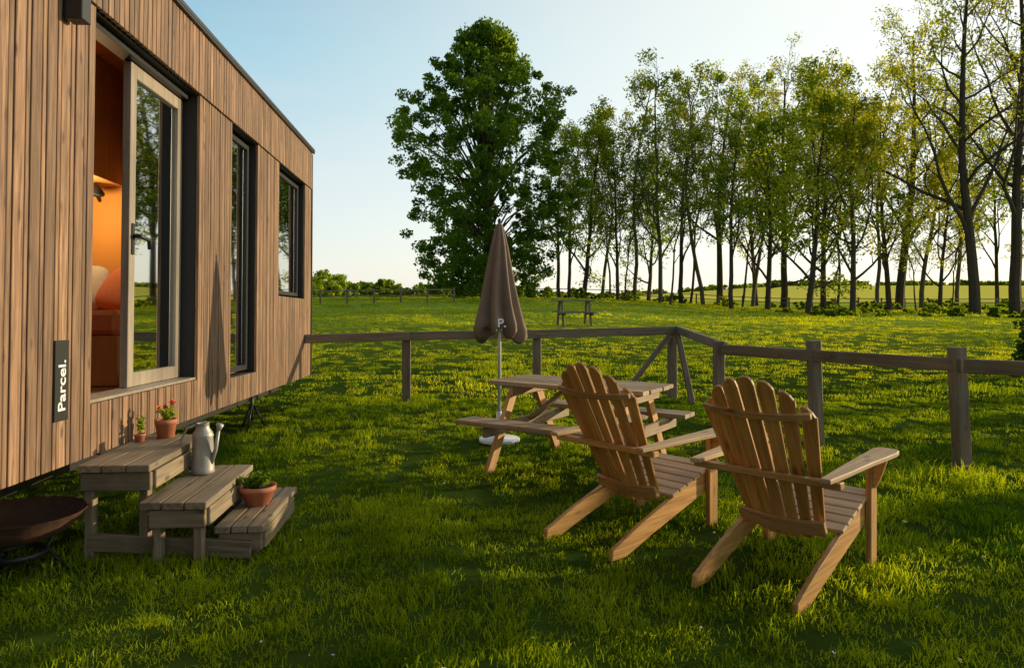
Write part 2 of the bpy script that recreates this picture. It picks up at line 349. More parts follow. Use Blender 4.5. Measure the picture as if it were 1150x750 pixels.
def gen_tree(name, seed, Ht=24, r0=.42, first=.35, nl=14, ang=45, limb=.34, per=14, crad=.55, lsize=.24, mats=None, leafp=1.0, wob0=.035, irr=.3):
    rr = random.Random(seed); nr = np.random.RandomState(seed); vs = []; fs = []; cen = []
    def rv(): return Vector((rr.gauss(0, 1), rr.gauss(0, 1), rr.gauss(0, 1)))
    def grow(p, d, L, r, lev):
        n = {0: 11, 1: 7, 2: 5, 3: 3}[lev]; pts = [p.copy()]; rs = [r]; wob = {0: wob0, 1: .18, 2: .24, 3: .28}[lev]
        for i in range(n):
            d = (d+rv()*wob+Vector((0, 0, {0: .10, 1: .10, 2: .05, 3: 0}[lev]))).normalized()
            p = p+d*(L/n); pts.append(p.copy()); rs.append(max(.018, r*(1-(.82 if lev == 0 else .8)*((i+1)/n)**(.9))))
        build_tube(vs, fs, pts, rs, {0: 8, 1: 5, 2: 4, 3: 3}[lev], cap=False)
        return pts, rs, d
    def kids(pts, rs, lev, f0, cnt, a):
        az = rr.uniform(0, 6.28)
        for c in range(cnt):
            t = f0+(1-f0)*((c+rr.uniform(.1, .9))/cnt); x = t*(len(pts)-1); i = min(int(x), len(pts)-2); fr = x-i
            p = pts[i].lerp(pts[i+1], fr); r = (rs[i]*(1-fr)+rs[i+1]*fr)
            ax = (pts[i+1]-pts[i]).normalized(); az += 2.4+rr.uniform(-.5, .5)
            o = ax.orthogonal().normalized(); o = Matrix.Rotation(az, 3, ax) @ o
            aa = math.radians(a*rr.uniform(.7, 1.25)); d = ax*math.cos(aa)+o*math.sin(aa)
            yield p, d, r, t
    d0 = Vector((rr.uniform(-.04, .04), rr.uniform(-.04, .04), 1)).normalized()
    P0, R0, _ = grow(Vector((0, 0, -.4)), d0, Ht, r0, 0)
    for p, d, r, t in kids(P0, R0, 0, first, nl, ang):
        L1 = Ht*limb*(1.15-.75*(t-first)/(1-first))*rr.uniform(1-irr, 1+irr)
        P1, R1, _ = grow(p, d, L1, max(r*.55, .05), 1)
        for p2, d2, r2, t2 in kids(P1, R1, 1, .2, 6, 42):
            L2 = L1*.42*rr.uniform(.7, 1.2)*(1.2-.5*t2)
            P2, R2, _ = grow(p2, d2, L2, max(r2*.55, .03), 2)
            if rr.random() < .1: continue
            lp = leafp*rr.choice((.45, 1, 1.15))
            for p3, d3, r3, t3 in kids(P2, R2, 2, .25, 4, 40):
                L3 = L2*.5*rr.uniform(.7, 1.3)
                P3, R3, _ = grow(p3, d3, L3, max(.02, r3*.6), 3)
                if rr.random() < lp: cen.append(tuple(P3[-1])); 
                if rr.random() < lp*.5: cen.append(tuple(P3[1]))
    q = leaf_quads(cen, per, crad, lsize, nr)
    return tree_mesh(name, vs, fs, q, mats)
V = {}
V['tall'] = gen_tree('tall_tree', 3, 28, .46, .22, 18, 46, .33, 11, .60, .22, [M_bark, M_leaf_yel], .9)
V['tall2'] = gen_tree('tall_tree2', 5, 27, .44, .20, 18, 50, .35, 11, .60, .22, [M_bark, M_leaf_yel], .9)
V['leafy'] = gen_tree('leafy_tree', 8, 19, .30, .12, 18, 54, .34, 16, .70, .26, [M_bark, M_leaf_mid], 1.0, .06, .45)
V['leafy2'] = gen_tree('leafy_tree2', 13, 20, .30, .14, 17, 52, .34, 14, .66, .25, [M_bark, M_leaf_yel], .95, .06, .45)
V['mid'] = gen_tree('mid_tree', 21, 21, .26, .20, 14, 46, .29, 12, .62, .24, [M_bark, M_leaf_mid], .8, .07, .5)
V['mid2'] = gen_tree('mid_tree2', 25, 22, .26, .20, 14, 44, .29, 10, .62, .23, [M_bark2, M_leaf_mid], .8, .08, .5)
V['mid3'] = gen_tree('mid_tree3', 29, 22, .22, .30, 12, 48, .27, 9, .60, .23, [M_bark2, M_leaf_yel], .8, .09, .55)
V['thin'] = gen_tree('thin_tree', 31, 20, .14, .22, 12, 42, .21, 10, .58, .23, [M_bark, M_leaf_mid], .8, .09, .45)
HT = {}
def put_tree(kind, px, d, top, name='deciduous_tree'):
    x = (px-575)/850*d; z = ground_z(x, d)
    base = V[kind]; ht = max(v.co.z for v in base.vertices) if kind not in HT else HT[kind]; HT[kind] = ht
    s = (1.5+(332-top)/850*d-z)/ht
    o = addobj(name, base, None, None); rr = random.Random(int(px)); o.location = (x, d, z-.05)
    w = s if s < 1.15 else 1.0+ (s-1)*.6
    o.scale = (w, w, s); o.rotation_euler = (0, 0, rr.uniform(0, 6.28)); return o
for kind, px, d, top in [
    ('tall', 1095, 60, -95), ('tall2', 1141, 61, -120), ('tall2', 1200, 66, -60), ('tall', 1010, 82, -10),
    ('leafy2', 957, 60, 90), ('leafy', 907, 63, 75), ('leafy', 862, 72, 105), ('mid', 822, 66, 95), ('tall2', 880, 88, 50),
    ('leafy2', 1000, 74, 110), ('mid2', 1035, 90, 60), ('leafy2', 1055, 70, 160), ('leafy2', 925, 80, 65),
    ('mid3', 790, 78, 65), ('mid', 765, 82, 90), ('mid2', 742, 76, 70), ('mid3', 713, 84, 75), ('tall', 808, 92, 70),
    ('mid', 694, 80, 140), ('leafy', 655, 82, 115), ('mid3', 676, 90, 120), ('thin', 702, 74, 170), ('thin', 752, 72, 150), ('thin', 775, 88, 85),
    ('thin', 833, 80, 140), ('mid3', 845, 95, 80), ('mid', 628, 90, 135), ('thin', 685, 92, 145), ('mid', 640, 90, 140), ('mid3', 985, 95, 60),
    ('leafy', 728, 102, 150), ('leafy2', 850, 100, 140),
    ('thin', 940, 92, 80), ('mid2', 1075, 100, 100), ('mid', 1120, 100, 110), ('tall', 1165, 95, 30), ('leafy', 1175, 84, 170),
    ('thin', 1030, 66, 210), ('thin', 1068, 80, 220), ('mid2', 1250, 80, 60), ('leafy', 1290, 75, 100)]:
    put_tree(kind, px, d, top)

def oak():
    nr = np.random.RandomState(5); rr = random.Random(5)
    Ht = 26.0; prof = [(.0, 4.5), (.05, 6.4), (.15, 7.6), (.28, 8.4), (.42, 9.0), (.58, 9.3), (.68, 8.8), (.77, 7.2), (.85, 5.6), (.93, 3.7), (1., 1.4)]
    def rad(t): return np.interp(t, [p[0] for p in prof], [p[1] for p in prof])
    cen = []; cr = []
    lob = [(rr.uniform(0, 6.28), rr.uniform(.1, .95), rr.uniform(.72, 1.18)) for _ in range(60)]
    for i in range(900):
        t = rr.uniform(.02, 1); a = rr.uniform(0, 6.28); k = 1.0
        for la, lt, lk in lob:
            dd = abs((a-la+math.pi) % (2*math.pi)-math.pi)
            if dd < .4 and abs(t-lt) < .07: k *= lk
        q = rad(t)*min(1.13, max(.7, k))*(rr.random()**.42)*.97
        cen.append((q*math.cos(a), q*math.sin(a), t*Ht+rr.uniform(-.5, .5))); cr.append(rr.uniform(.4, 1.15))
    vs = []; fs = []
    tp = [Vector((.3*math.sin(z*.3), .2*math.cos(z*.4), z)) for z in np.linspace(-.5, 23, 12)]
    build_tube(vs, fs, tp, list(np.linspace(.6, .08, 12)), 10, False)
    for c in rr.sample(cen, 110):
        c = Vector(c); z0 = max(1.8, c.z*.62-1); p0 = Vector((.3*math.sin(z0*.3), .2*math.cos(z0*.4), z0))
        mid = p0.lerp(c, .5)+Vector((0, 0, .8)); build_tube(vs, fs, [p0, mid, c], [.14, .08, .03], 5, False)
    q = leaf_quads(cen, 92, cr, .28, nr, .75)
    me = tree_mesh('oak_tree', vs, fs, q, [M_bark, M_leaf_dark])
    d = 74; x = (545-575)/850*d
    o = addobj('oak_tree', me); o.location = (x, d, ground_z(x, d)-.3); o.scale = (1, 1, (1.5+(332-26)/850*d-ground_z(x, d)+.3)/26.6)
oak()

def bush_mass(name, specs, mat, seed, size=.3, per=60, dense=None):
    nr = np.random.RandomState(seed); rr = random.Random(seed); cen = []; cr = []; vs = []; fs = []
    for x, y, r, h in specs:
        gz = ground_z(x, y)
        n = int(10+r*h*2.2) if not dense else int(dense*h)
        for i in range(n):
            a = rr.uniform(0, 6.28); t = rr.random(); q = r*math.sqrt(rr.random())*(1-.6*t*t)
            if dense: t = .06+.86*t
            cen.append((x+q*math.cos(a), y+q*math.sin(a), gz+t*h)); cr.append(rr.uniform(.25, .5)*min(r, h)*.6 if not dense else rr.uniform(.13, .22))
        for i in range(3):
            a = rr.uniform(0, 6.28); build_tube(vs, fs, [Vector((x, y, gz-.1)), Vector((x+.5*r*math.cos(a), y+.5*r*math.sin(a), gz+.7*h))], [.06 if not dense else .03, .015], 4, False)
    q = leaf_quads(cen, per, cr, size, nr)
    addobj(name, tree_mesh(name, vs, fs, q, [M_bark, mat]))
sp = []
for i in range(70):
    px = R.uniform(200, 640); d = R.uniform(150, 175); sp.append(((px-575)/850*d, d, R.uniform(1.6, 3.2), R.uniform(1.6, 3.0)))
bush_mass('distant_hedge', sp, M_leaf_dark, 3, .5)
sp = [((px-575)/850*d, d, r, h) for px, d, r, h in [(362, 110, 2.6, 3.6), (378, 112, 2.4, 3.2), (345, 116, 2.8, 3.2), (396, 114, 2.0, 2.2), (430, 116, 2.0, 2.8), (441, 118, 1.8, 2.4), (418, 118, 1.5, 1.8), (490, 118, 2.2, 1.8), (470, 120, 2, 1.5)]]
bush_mass('hawthorn_bushes', sp, M_leaf_mid, 4, .35)
sp = []
for i in range(70):
    px = R.uniform(600, 1250); d = R.uniform(76, 104); sp.append(((px-575)/850*d, d, R.uniform(.6, 1.4), R.uniform(.3, 1.1)))
for i in range(34):
    px = R.uniform(880, 1200); d = R.uniform(50, 68); sp.append(((px-575)/850*d, d, R.uniform(.4, 1.0), R.uniform(.2, .6)))
bush_mass('undergrowth', sp, M_leaf_mid, 5, .22)
sp = []
for i in range(120):
    px = R.uniform(600, 1400); d = R.uniform(330, 400); sp.append(((px-575)/850*d, d, R.uniform(3, 6), R.uniform(1.0, 2.2)))
bush_mass('distant_woodland', sp, M_leaf_mid, 6, 1.2, 30)
# unseen hedge added off to the right to cast broken shade on the lawn
sxy = Vector((math.sin(math.radians(AZ)), math.cos(math.radians(AZ)))); cxy = Vector((-sxy.y, sxy.x)); sp = []
for c, hh, rr_ in [(-3, 3.0, .5), (-2.2, 2.9, .5), (-1.4, 3.0, .5), (-.6, 2.8, .5), (.2, 3.0, .45), (.9, 2.9, .4), (1.5, 2.85, .35), (2.0, 2.8, .28), (2.35, 2.6, .15), (3.42, 2.45, .16), (4.55, 2.6, .16), (4.95, 2.35, .2), (5.8, 1.85, .2), (7.0, 1.7, .25), (8.9, 1.4, .25)]:
    s = 14.5+R.uniform(-.5, .5); p = sxy*s+cxy*c; sp.append((p.x, p.y, rr_, hh))
bush_mass('added_shade_hedge', sp, M_shade_hedge, 9, .075, 70, dense=26)

# ------------------------------------------------------------ cabin
cab = empty('wooden_cabin', (-2.496, 4.875, 0), (-.03, 0, .0647))
S0, S1 = -5.9, 5.92; WB, WT = .545, 3.74; MID = 3.2
holes = [(-.465, 1.31, .85, 3.2), (2.2, 3.09, .79, 3.2), (4.04, 5.5, 1.62, 3.2)]
def segs(s0, s1, z0, z1):
    c = (s0+s1)/2; out = [(z0, z1)]
    for a, b, u, v in holes:
        if a < c < b:
            nn = []
            for (p, q) in out:
                if v <= p or u >= q: nn.append((p, q)); continue
                if u > p: nn.append((p, u))
                if v < q: nn.append((v, q))
            out = nn
    return out
edges = sorted({S0, S1} | {e for h in holes for e in h[:2]})
lst = []
for a, b in zip(edges[:-1], edges[1:]):
    for p, q in segs(a, b, WB+.02, WT): lst.append(((-.20, a, p), (-.030, b, q)))
boxes('front_wall', lst, M_rec, cab, 0)
low = []; up = []
pitch = .072
for a, b in zip(edges[:-1], edges[1:]):
    n = max(1, round((b-a)/pitch)); w = (b-a)/n
    cuts = [a+i*w+(((.012 if i % 2 else -.012)+R.uniform(-.004, .004)) if 0 < i < n else 0) for i in range(n+1)]
    for c0, c1 in zip(cuts[:-1], cuts[1:]):
        for p, q in segs(c0, c1, WB, MID): low.append(((-.028, c0+.006, p), (0+R.uniform(-.002, .002), c1-.006, q)))
n = round((S1-S0)/pitch); w = (S1-S0)/n
for i in range(n): up.append(((-.012, S0+i*w+.0055, MID+.004), (.016+R.uniform(-.002, .002), S0+(i+1)*w-.0055, WT)))
boxes('cladding_boards', low, M_clad, cab, .003)
boxes('upper_cladding_boards', up, M_clad, cab, .003)
boxes('roof_edge', [((-2.6, S0-.03, WT+.003), (.045, S1+.03, WT+.04)), ((.02, S0-.03, WT-.02), (.045, S1+.03, WT))], M_black, cab, .002)
boxes('shell', [((-2.55, S0, WB), (-2.45, S1, WT)), ((-2.448, S1-.1, WB), (-.202, S1-.002, WT-.002)), ((-2.448, S0+.002, WB), (-.202, S0+.1, WT-.002)),
                ((-2.448, S0+.11, WT-.14), (-.202, S1-.11, WT-.004))], M_rec, cab, 0)
boxes('end_trim', [((-.25, S1-.004, WB), (.018, S1+.03, WT-.03))], M_black, cab, .002)
box('floor', (-2.448, S0+.11, WB+.15), (-.202, S1-.11, .83), wood('floor_wood', (.25, .13, .06), (.4, .22, .1), axis=1, knots=False), cab, 0)
box('interior_partition', (-2.44, 2.02, .835), (-.205, 2.1, WT-.15), M_orange, cab, 0)
box('interior_back_wall', (-2.445, S0+.12, .835), (-2.42, 2.015, WT-.15), M_orange, cab, 0)
box('interior_ceiling', (-2.415, S0+.12, WT-.17), (-.205, 2.015, WT-.15), M_ply, cab, 0)
box('overhead_cabinet', (-2.41, 1.35, 2.55), (-.9, 2.015, WT-.175), M_ply, cab, .003)
box('bed_base', (-2.4, .9, .835), (-.45, 2.01, 1.22), M_ply, cab, .01)
box('mattress', (-2.38, .92, 1.225), (-.47, 2.0, 1.42), M_blanket, cab, .04)
def cushion(name, M, mat):
    bm = bmesh.new(); bmesh.ops.create_uvsphere(bm, u_segments=20, v_segments=12, radius=1)
    for v in bm.verts:
        f = lambda t: math.copysign(abs(t)**.55, t)
        v.co = Vector((f(v.co.x)*.22, f(v.co.y)*.22, v.co.z*.09))
    me = bpy.data.meshes.new(name); bm.to_mesh(me); bm.free(); addobj(name, me, cab, mat, M, True)
cushion('cushion', Matrix.Translation((-1.15, 1.8, 1.62)) @ Euler((1.15, 0, .2)).to_matrix().to_4x4(), M_cushion)
cushion('cushion_2', Matrix.Translation((-.75, 1.7, 1.60)) @ Euler((1.0, .2, -.3)).to_matrix().to_4x4(), M_blanket)
cushion('cushion_3', Matrix.Translation((-1.6, 1.75, 1.62)) @ Euler((1.1, 0, .1)).to_matrix().to_4x4(), M_white)
tube('reading_lamp_arm', [(-1.12, 2.015, 2.42), (-1.12, 1.9, 2.50), (-1.05, 1.8, 2.50)], .014, M_black, cab)
lathe('reading_lamp_shade', [(.02, .08), (.075, 0), (.07, -.02)], M_black, cab, Matrix.Translation((-1.04, 1.76, 2.45)), 16)
ll = bpy.data.lights.new('reading_lamp_bulb', 'POINT'); ll.energy = 15; ll.color = (1, .70, .34); ll.shadow_soft_size = .06
lo = bpy.data.objects.new('reading_lamp_bulb', ll); COL.objects.link(lo); lo.parent = cab; lo.location = (-1.04, 1.5, 2.30)
X = -.168
def sash(name, s0, s1, z0, z1, fw, x=X, mat=M_frame, thick=.05, par=cab, glass=True):
    e = empty(name, parent=par)
    boxes('frame', [((x-thick, s0, z0), (x, s0+fw, z1)), ((x-thick, s1-fw, z0), (x, s1, z1)),
                    ((x-thick, s0+fw+.0005, z0), (x-.001, s1-fw-.0005, z0+fw)), ((x-thick, s0+fw+.0005, z1-fw), (x-.001, s1-fw-.0005, z1))], mat, e, .003)
    if glass: box('glass', (x-thick*.6, s0+fw-.002, z0+fw-.002), (x-thick*.6+.006, s1-fw+.002, z1-fw+.002), M_glass, e, 0)
    return e
door = sash('sliding_door', .335, 1.305, .875, 3.15, .095, X+.03, thick=.055)
box('threshold', (-.198, -.46, .853), (-.01, 1.305, .872), M_frame, cab, .002)
boxes('door_surround', [((-.198, -.463, .873), (-.09, -.415, 3.197)), ((-.198, -.41, 3.155), (-.09, 1.307, 3.197))], M_black, cab, .002)
tube('door_handle', [(X+.03, .385, 1.93), (X+.085, .385, 1.93), (X+.09, .40, 1.925), (X+.09, .52, 1.915), (X+.09, .535, 1.85)], .015, M_black, door)
box('handle_plate', (X+.031, .365, 1.80), (X+.04, .405, 2.02), M_black, door, .003)
sash('tall_window', 2.23, 3.06, .82, 3.17, .05, -.085, M_black)
sash('window', 4.07, 5.47, 1.65, 3.17, .05, -.085, M_black)
box('wall_lamp_body', (.017, -.86, 2.98), (.11, -.76, 3.19), M_black, cab, .004)
box('wall_lamp_bracket', (.001, -.845, 3.0), (.0165, -.775, 3.17), M_darkmetal, cab, .001)
sg = empty('name_sign', parent=cab)
box('plate', (.003, -.885, .80), (.012, -.745, 1.235), M_black, sg, .002)
cu = bpy.data.curves.new('sign_text', 'FONT'); cu.body = 'Parcel.'; cu.size = .105; cu.extrude = .001; cu.align_x = 'CENTER'; cu.align_y = 'CENTER'; cu.offset = .0015
to = bpy.data.objects.new('lettering', cu); COL.objects.link(to); to.parent = sg; cu.materials.append(M_white)
to.matrix_local = Matrix(((0, 0, 1, .0135), (0, -1, 0, -.815), (1, 0, 0, .99), (0, 0, 0, 1)))
boxes('chassis', [((-.45, S0+.2, .36), (-.37, S1-.3, .54)), ((-2.1, S0+.2, .36), (-2.0, S1-.3, .54))]+[((-2.3, s, .44), (-.25, s+.06, .54)) for s in np.arange(-5, 5.6, 1.3)], M_darkmetal, cab, .003)
for i, s in enumerate((-1.5, -.75)):
    lathe('wheel', [(.0, -.07), (.16, -.07), (.2, -.1), (.30, -.1), (.33, -.06), (.33, .06), (.30, .1), (.2, .1), (.16, .07), (0, .07)], M_rec, cab, Matrix.Translation((-.6, s-1.5, .33)) @ Matrix.Rotation(math.pi/2, 4, 'Y'), 28)
jk = empty('stabiliser_jack', parent=cab)
jc = Vector((-.22, 3.75, .10))
for a in (0.5, 2.6, 4.7): tube('leg', [jc+Vector((.16*math.cos(a), .16*math.sin(a), 0)), jc+Vector((.02*math.cos(a), .02*math.sin(a), .26))], .012, M_black, jk)
tube('screw', [jc+Vector((0, 0, .1)), jc+Vector((0, 0, .45))], .016, M_black, jk)
boxes('jack_plate', [((jc.x-.06, jc.y-.06, .53), (jc.x+.06, jc.y+.06, .543))], M_black, jk)

# ------------------------------------------------------------ steps
st = empty('wooden_steps', (-2.43, 4.2, 0), (0, 0, .0647))
def tread(x0, x1, y0, y1, z, nb):
    w = (x1-x0)/nb
    for i in range(nb):
        plank('tread_board', (x0+w*(i+.5), y0+R.uniform(-.006, .006), z-.02), (x0+w*(i+.5), y1+R.uniform(-.006, .006), z-.02), w-.008, .04, M_step, st, (1, 0, 0))
tread(.02, .42, -.02, .92, .56, 3); tread(.39, .76, -.12, .80, .375, 3); tread(.74, 1.02, .05, .93, .19, 3)
for (x0, x1, y0, y1, z) in [(.03, .41, .0, .9, .518), (.44, .74, -.1, .78, .333), (.76, 1.0, .07, .91, .148)]:
    for yy in (y0, y1-.04):
        plank('side_rail', (x0, yy+.02, z-.055), (x1, yy+.02, z-.055), .10, .035, M_step, st, (0, 0, 1))
    plank('front_rail', (x1-.0, y0+.05, z-.055), (x1-.0, y1-.05, z-.055), .10, .03, M_step, st, (0, 0, 1))
    for yy in (y0+.045, y1-.075):
        for xx in (x0+.03, x1-.05): plank('leg', (xx, yy+.02, -.02), (xx, yy+.02, z-.002), .05, .06, M_step, st, (1, 0, 0))
for yy in (.05, .72): plank('stringer', (.05, yy, .12), (.95, yy, .055), .10, .035, M_step, st, (0, 0, 1))

# ------------------------------------------------------------ pots, can, bowl
def leaves_plant(name, loc, r, h, n, mat, parent, size=.035, flowers=None, nf=0):
    nr = np.random.RandomState(int(r*1000+n)); vs = []; fs = []; cen = []
    for i in range(n):
        a = nr.uniform(0, 6.28); q = r*nr.rand(); tip = Vector((q*math.cos(a), q*math.sin(a), h*nr.uniform(.4, 1)))
        build_tube(vs, fs, [Vector((0, 0, 0)), tip*.55+Vector((0, 0, h*.1)), tip], [.003, .002, .0015], 4, False); cen.append(tuple(tip)); cen.append(tuple(tip*.6))
    q = leaf_quads(cen, 6, .022, size, nr)
    me = tree_mesh(name, vs, fs, q, [mat, mat]); addobj(name, me, parent, None, Matrix.Translation(loc))
    if flowers:
        cc = sorted(cen, key=lambda c: -c[2])[:nf]
        cc = [(c[0], c[1], c[2]+.015) for c in cc]
        q = leaf_quads(cc, 18, .014, .020, nr); me = bpy.data.meshes.new('petals'); me.from_pydata(q.tolist(), [], [(4*i, 4*i+1, 4*i+2, 4*i+3) for i in range(len(q)//4)])
        addobj('petals', me, parent, flowers, Matrix.Translation(loc))
def pot(name, loc, r, h, flare=.75):
    e = empty(name, loc)
    lathe('pot', [(0, 0), (r*flare, 0), (r*.93, h*.75), (r, h*.76), (r*1.02, h), (r*.9, h), (r*.87, h*.8), (0, h*.8)], M_terra, e, n=36)
    lathe('soil', [(0, h*.86), (r*.88, h*.86), (r*.88, h*.8)], M_soil, e, n=20)
    return e
p1 = pot('flower_pot', (-2.30, 5.03, .562), .07, .12)
leaves_plant('flower', (0, 0, .10), .08, .12, 9, M_leaf_mid, p1, .028, M_red, 3)
p2 = pot('flower_pot', (-1.60, 4.76, .19), .115, .12, .6)
leaves_plant('herbs', (0, 0, .10), .12, .09, 26, M_leaf_dark, p2, .03)
p3 = pot('flower_pot', (-2.40, 4.88, .562), .035, .05); leaves_plant('seedling', (0, 0, .04), .03, .12, 6, M_leaf_mid, p3, .025)
wc = empty('watering_can', (-1.96, 4.80, .377), (0, 0, 2.6)); wc.scale = (.88, .88, .95)
lathe('body', [(0, 0), (.075, 0), (.082, .01), (.078, .03), (.07, .24), (.074, .25), (.066, .27), (.045, .30), (.042, .33), (.048, .335), (.038, .33), (.04, .30)], M_zinc, wc, n=36)
tube('handle', [(.05, .05, .06), (.10, .09, .12), (.115, .10, .22), (.08, .07, .30), (.03, .03, .325)], .008, M_zinc, wc)
tube('spout', [(-.06, -.02, .07), (-.10, -.03, .16), (-.13, -.035, .30)], [.018, .014, .011], M_zinc, wc)
lathe('rose', [(.012, -.02), (.028, .02), (0, .025)], M_zinc, wc, Matrix.Translation((-.135, -.035, .31)) @ Matrix.Rotation(-.3, 4, 'Y'), 16)
fb = empty('fire_bowl', (-2.62, 4.02, 0))
lathe('bowl', [(0, .20), (.12, .205), (.22, .24), (.29, .30), (.315, .35), (.325, .352), (.30, .345), (.27, .30), (.2, .255), (0, .23)], M_rust, fb, n=40)
lathe('stand_ring', [(.13, .12), (.14, .12), (.14, .15), (.13, .15), (.13, .12)], M_darkmetal, fb, n=24)
for a in (.4, 2.5, 4.6): tube('stand_leg', [(.24*math.cos(a), .24*math.sin(a), 0), (.13*math.cos(a), .13*math.sin(a), .15), (.17*math.cos(a), .17*math.sin(a), .23)], .01, M_darkmetal, fb)

# ------------------------------------------------------------ adirondack chairs
M_chairY = wood('chair_wood_cross', (.34, .17, .05), (.60, .35, .14), axis=1, var=.1, grain=26, rough=.5)
def chair(foot, fwd):
    ang = math.atan2(fwd[1], fwd[0]); e = empty('adirondack_chair', (foot[0], foot[1], -.012), (0, 0, ang))
    for sd, nm in ((1, 'left'), (-1, 'right')):
        M = frame((0, .265*sd, 0), (1, 0, 0), (0, 0, 1))
        prism('skid_'+nm, [(-.06, 0), (.07, 0), (.30, .075), (.96, .265), (.975, .29), (.975, .375), (.90, .392), (.68, .315), (.48, .25), (.2, .16), (-.05, .06)], .03, M, M_chair, e)
        plank('front_leg_'+nm, (.915, .298*sd, -.02), (.915, .298*sd, .605), .095, .032, M_chair, e, (1, 0, 0))
        o = [(.10, -.03), (.30, -.045), (.62, -.06), (.78, -.075), (.93, -.085), (1.0, -.075), (1.03, -.045), (1.035, 0), (1.02, .045), (.97, .06), (.85, .055), (.55, .045), (.3, .035), (.10, .025)]
        o = [(x, -y*sd) for x, y in o]
        prism('armrest_'+nm, o, .026, frame((0, .345*sd, .620), (1, 0, .015), (0, 1, 0)), M_arm, e, .005)
        prism('arm_bracket_'+nm, [(-.035, -.01), (.06, -.01), (.03, -.10), (0, -.17), (-.02, -.17), (-.035, -.1)], .028, frame((.90, .329*sd, .612), (0, sd, 0), (0, 0, 1)), M_chair, e)
    A = Vector((.50, 0, .272)); B = Vector((.955, 0, .408)); n = 6; d = (B-A).normalized()
    for i in range(n):
        c = A+(B-A)*((i+.5)/n); plank('seat_slat', c+Vector((0, -.29, 0)), c+Vector((0, .29, 0)), (B-A).length/n-.010, .022, M_arm, e, d)
    plank('front_apron', (.985, -.28, .355), (.985, .28, .355), .09, .02, M_chair, e, (0, 0, 1))
    O = Vector((.455, 0, .215)); U = Vector((-.478, 0, .878)).normalized(); Nf = Vector((0, 1, 0)).cross(U).normalized()
    if Nf.x < 0: Nf = -Nf
    Lc = [.83, .935, 1.0, 1.025, 1.0, .935, .83]
    for k, i in enumerate(range(-3, 4)):
        L = Lc[k]; yb = i*.060; yt = i*.094; wb = .027; wt = .0415
        M = frame(O+Nf*(.005*i*i), U, (0, 1, 0))
        def cy(x): return yb+(yt-yb)*x/1.0
        def hw(x): return wb+(wt-wb)*x/1.0
        pts = [(0, cy(0)-hw(0)), (L-.05, cy(L)-hw(L))]
        for a in (-60, -30, 0, 30, 60):
            aa = math.radians(a); pts.append((L-.05+.05*math.cos(aa)+(-.012*i*math.sin(aa)), cy(L)+hw(L)*math.sin(aa)*.98))
        pts += [(L-.05, cy(L)+hw(L)), (0, cy(0)+hw(0))]
        prism('back_slat', pts, .018, M, M_chair, e, .003)
    def brace(up, half, w, t, off):
        P = [O+U*up+Nf*(.005*((y/.094)**2)*.9-off)+Vector((0, y, 0)) for y in np.linspace(-half, half, 9)]
        bm = bmesh.new(); prev = None
        for p in P:
            ring = [bm.verts.new(p+U*a*w/2+Nf*b*t/2) for a, b in ((1, 1), (1, -1), (-1, -1), (-1, 1))]
            if prev:
                for j in range(4): bm.faces.new((prev[j], prev[(j+1) % 4], ring[(j+1) % 4], ring[j]))
            else: bm.faces.new(ring)
            prev = ring
        bm.faces.new(prev[::-1]); bmesh.ops.recalc_face_normals(bm, faces=bm.faces)
        me = bpy.data.meshes.new('back_brace'); bm.to_mesh(me); bm.free(); addobj('back_brace', me, e, M_chairY)
    brace(.80, .285, .035, .02, .0205); brace(.10, .235, .08, .024, .0225)
    z = .590; xb = .455-.478*((z-.215)/.878)
    plank('arm_support', (xb-.052, -.395, z), (xb-.052, .395, z), .055, .034, M_chair, e, (1, 0, 0))
    return e
chair((1.175, 3.785), (.682, .731))
chair((.426, 4.55), (.74, .67))

# ------------------------------------------------------------ picnic table
tb = empty('picnic_table', (.58, 6.55, 0), (0, 0, math.atan2(-.55, .83)))
for i in range(5): 
    y = (i-2)*.132; plank('top_board', (-.74+R.uniform(-.01, .01), y, .735), (.74+R.uniform(-.01, .01), y, .735), .124, .035, M_table, tb, (0, 1, 0))
for sd in (-1, 1):
    for j in (0, 1):
        y = sd*(.58+j*.125); plank('bench_board', (-.76, y, .445), (.76, y, .445), .118, .038, M_table, tb, (0, 1, 0))
for x in (-.55, .55):
    for sd in (-1, 1): plank('leg', (x, sd*.17, .712), (x, sd*.60, -.03), .095, .04, M_chair, tb, (0, 1, 0))
    plank('bench_bearer', (x+.042, -.70, .375), (x+.042, .70, .375), .095, .04, M_table, tb, (0, 0, 1))
    plank('top_bearer', (x+.042, -.31, .67), (x+.042, .31, .67), .085, .04, M_table, tb, (0, 0, 1))
for sd in (-1, 1): plank('diagonal_brace', (sd*.52, 0, .38), (sd*.12, 0, .69), .07, .035, M_table, tb, (0, 1, 0))

# ------------------------------------------------------------ parasol
pa = empty('garden_parasol', (-.13, 7.8, 0), (.0, .0, .6))
tube('pole', [(0, 0, 0), (0, 0, 2.2)], .019, M_pole, pa, 14)
def fold(a, r, z):
    t = max(0, min(1, (2.22-z)/1.1)); k = 1+(.10+.16*t)*math.cos(8*a+.6*math.sin(z*5))+.05*t*math.sin(3*a+z*4)
    return r*k, z-(0.05*t*t*math.cos(8*a+1.2) if t > .85 else 0)+(.05*t*math.sin(a*2))
lathe('canopy', [(.012, 2.25), (.035, 2.22), (.06, 2.12), (.085, 2.0), (.11, 1.85), (.135, 1.7), (.16, 1.55), (.185, 1.4), (.21, 1.28), (.225, 1.2), (.225, 1.13), (.20, 1.10), (.12, 1.16), (.03, 1.25)], M_canvas, pa, n=128, fold=fold)
lathe('finial', [(0, 2.30), (.015, 2.285), (.02, 2.265), (.012, 2.25)], M_black, pa, n=12)
lathe('base', [(0, .055), (.05, .055), (.06, .045), (.20, .04), (.21, .03), (.21, 0)], M_pole, pa, n=32)
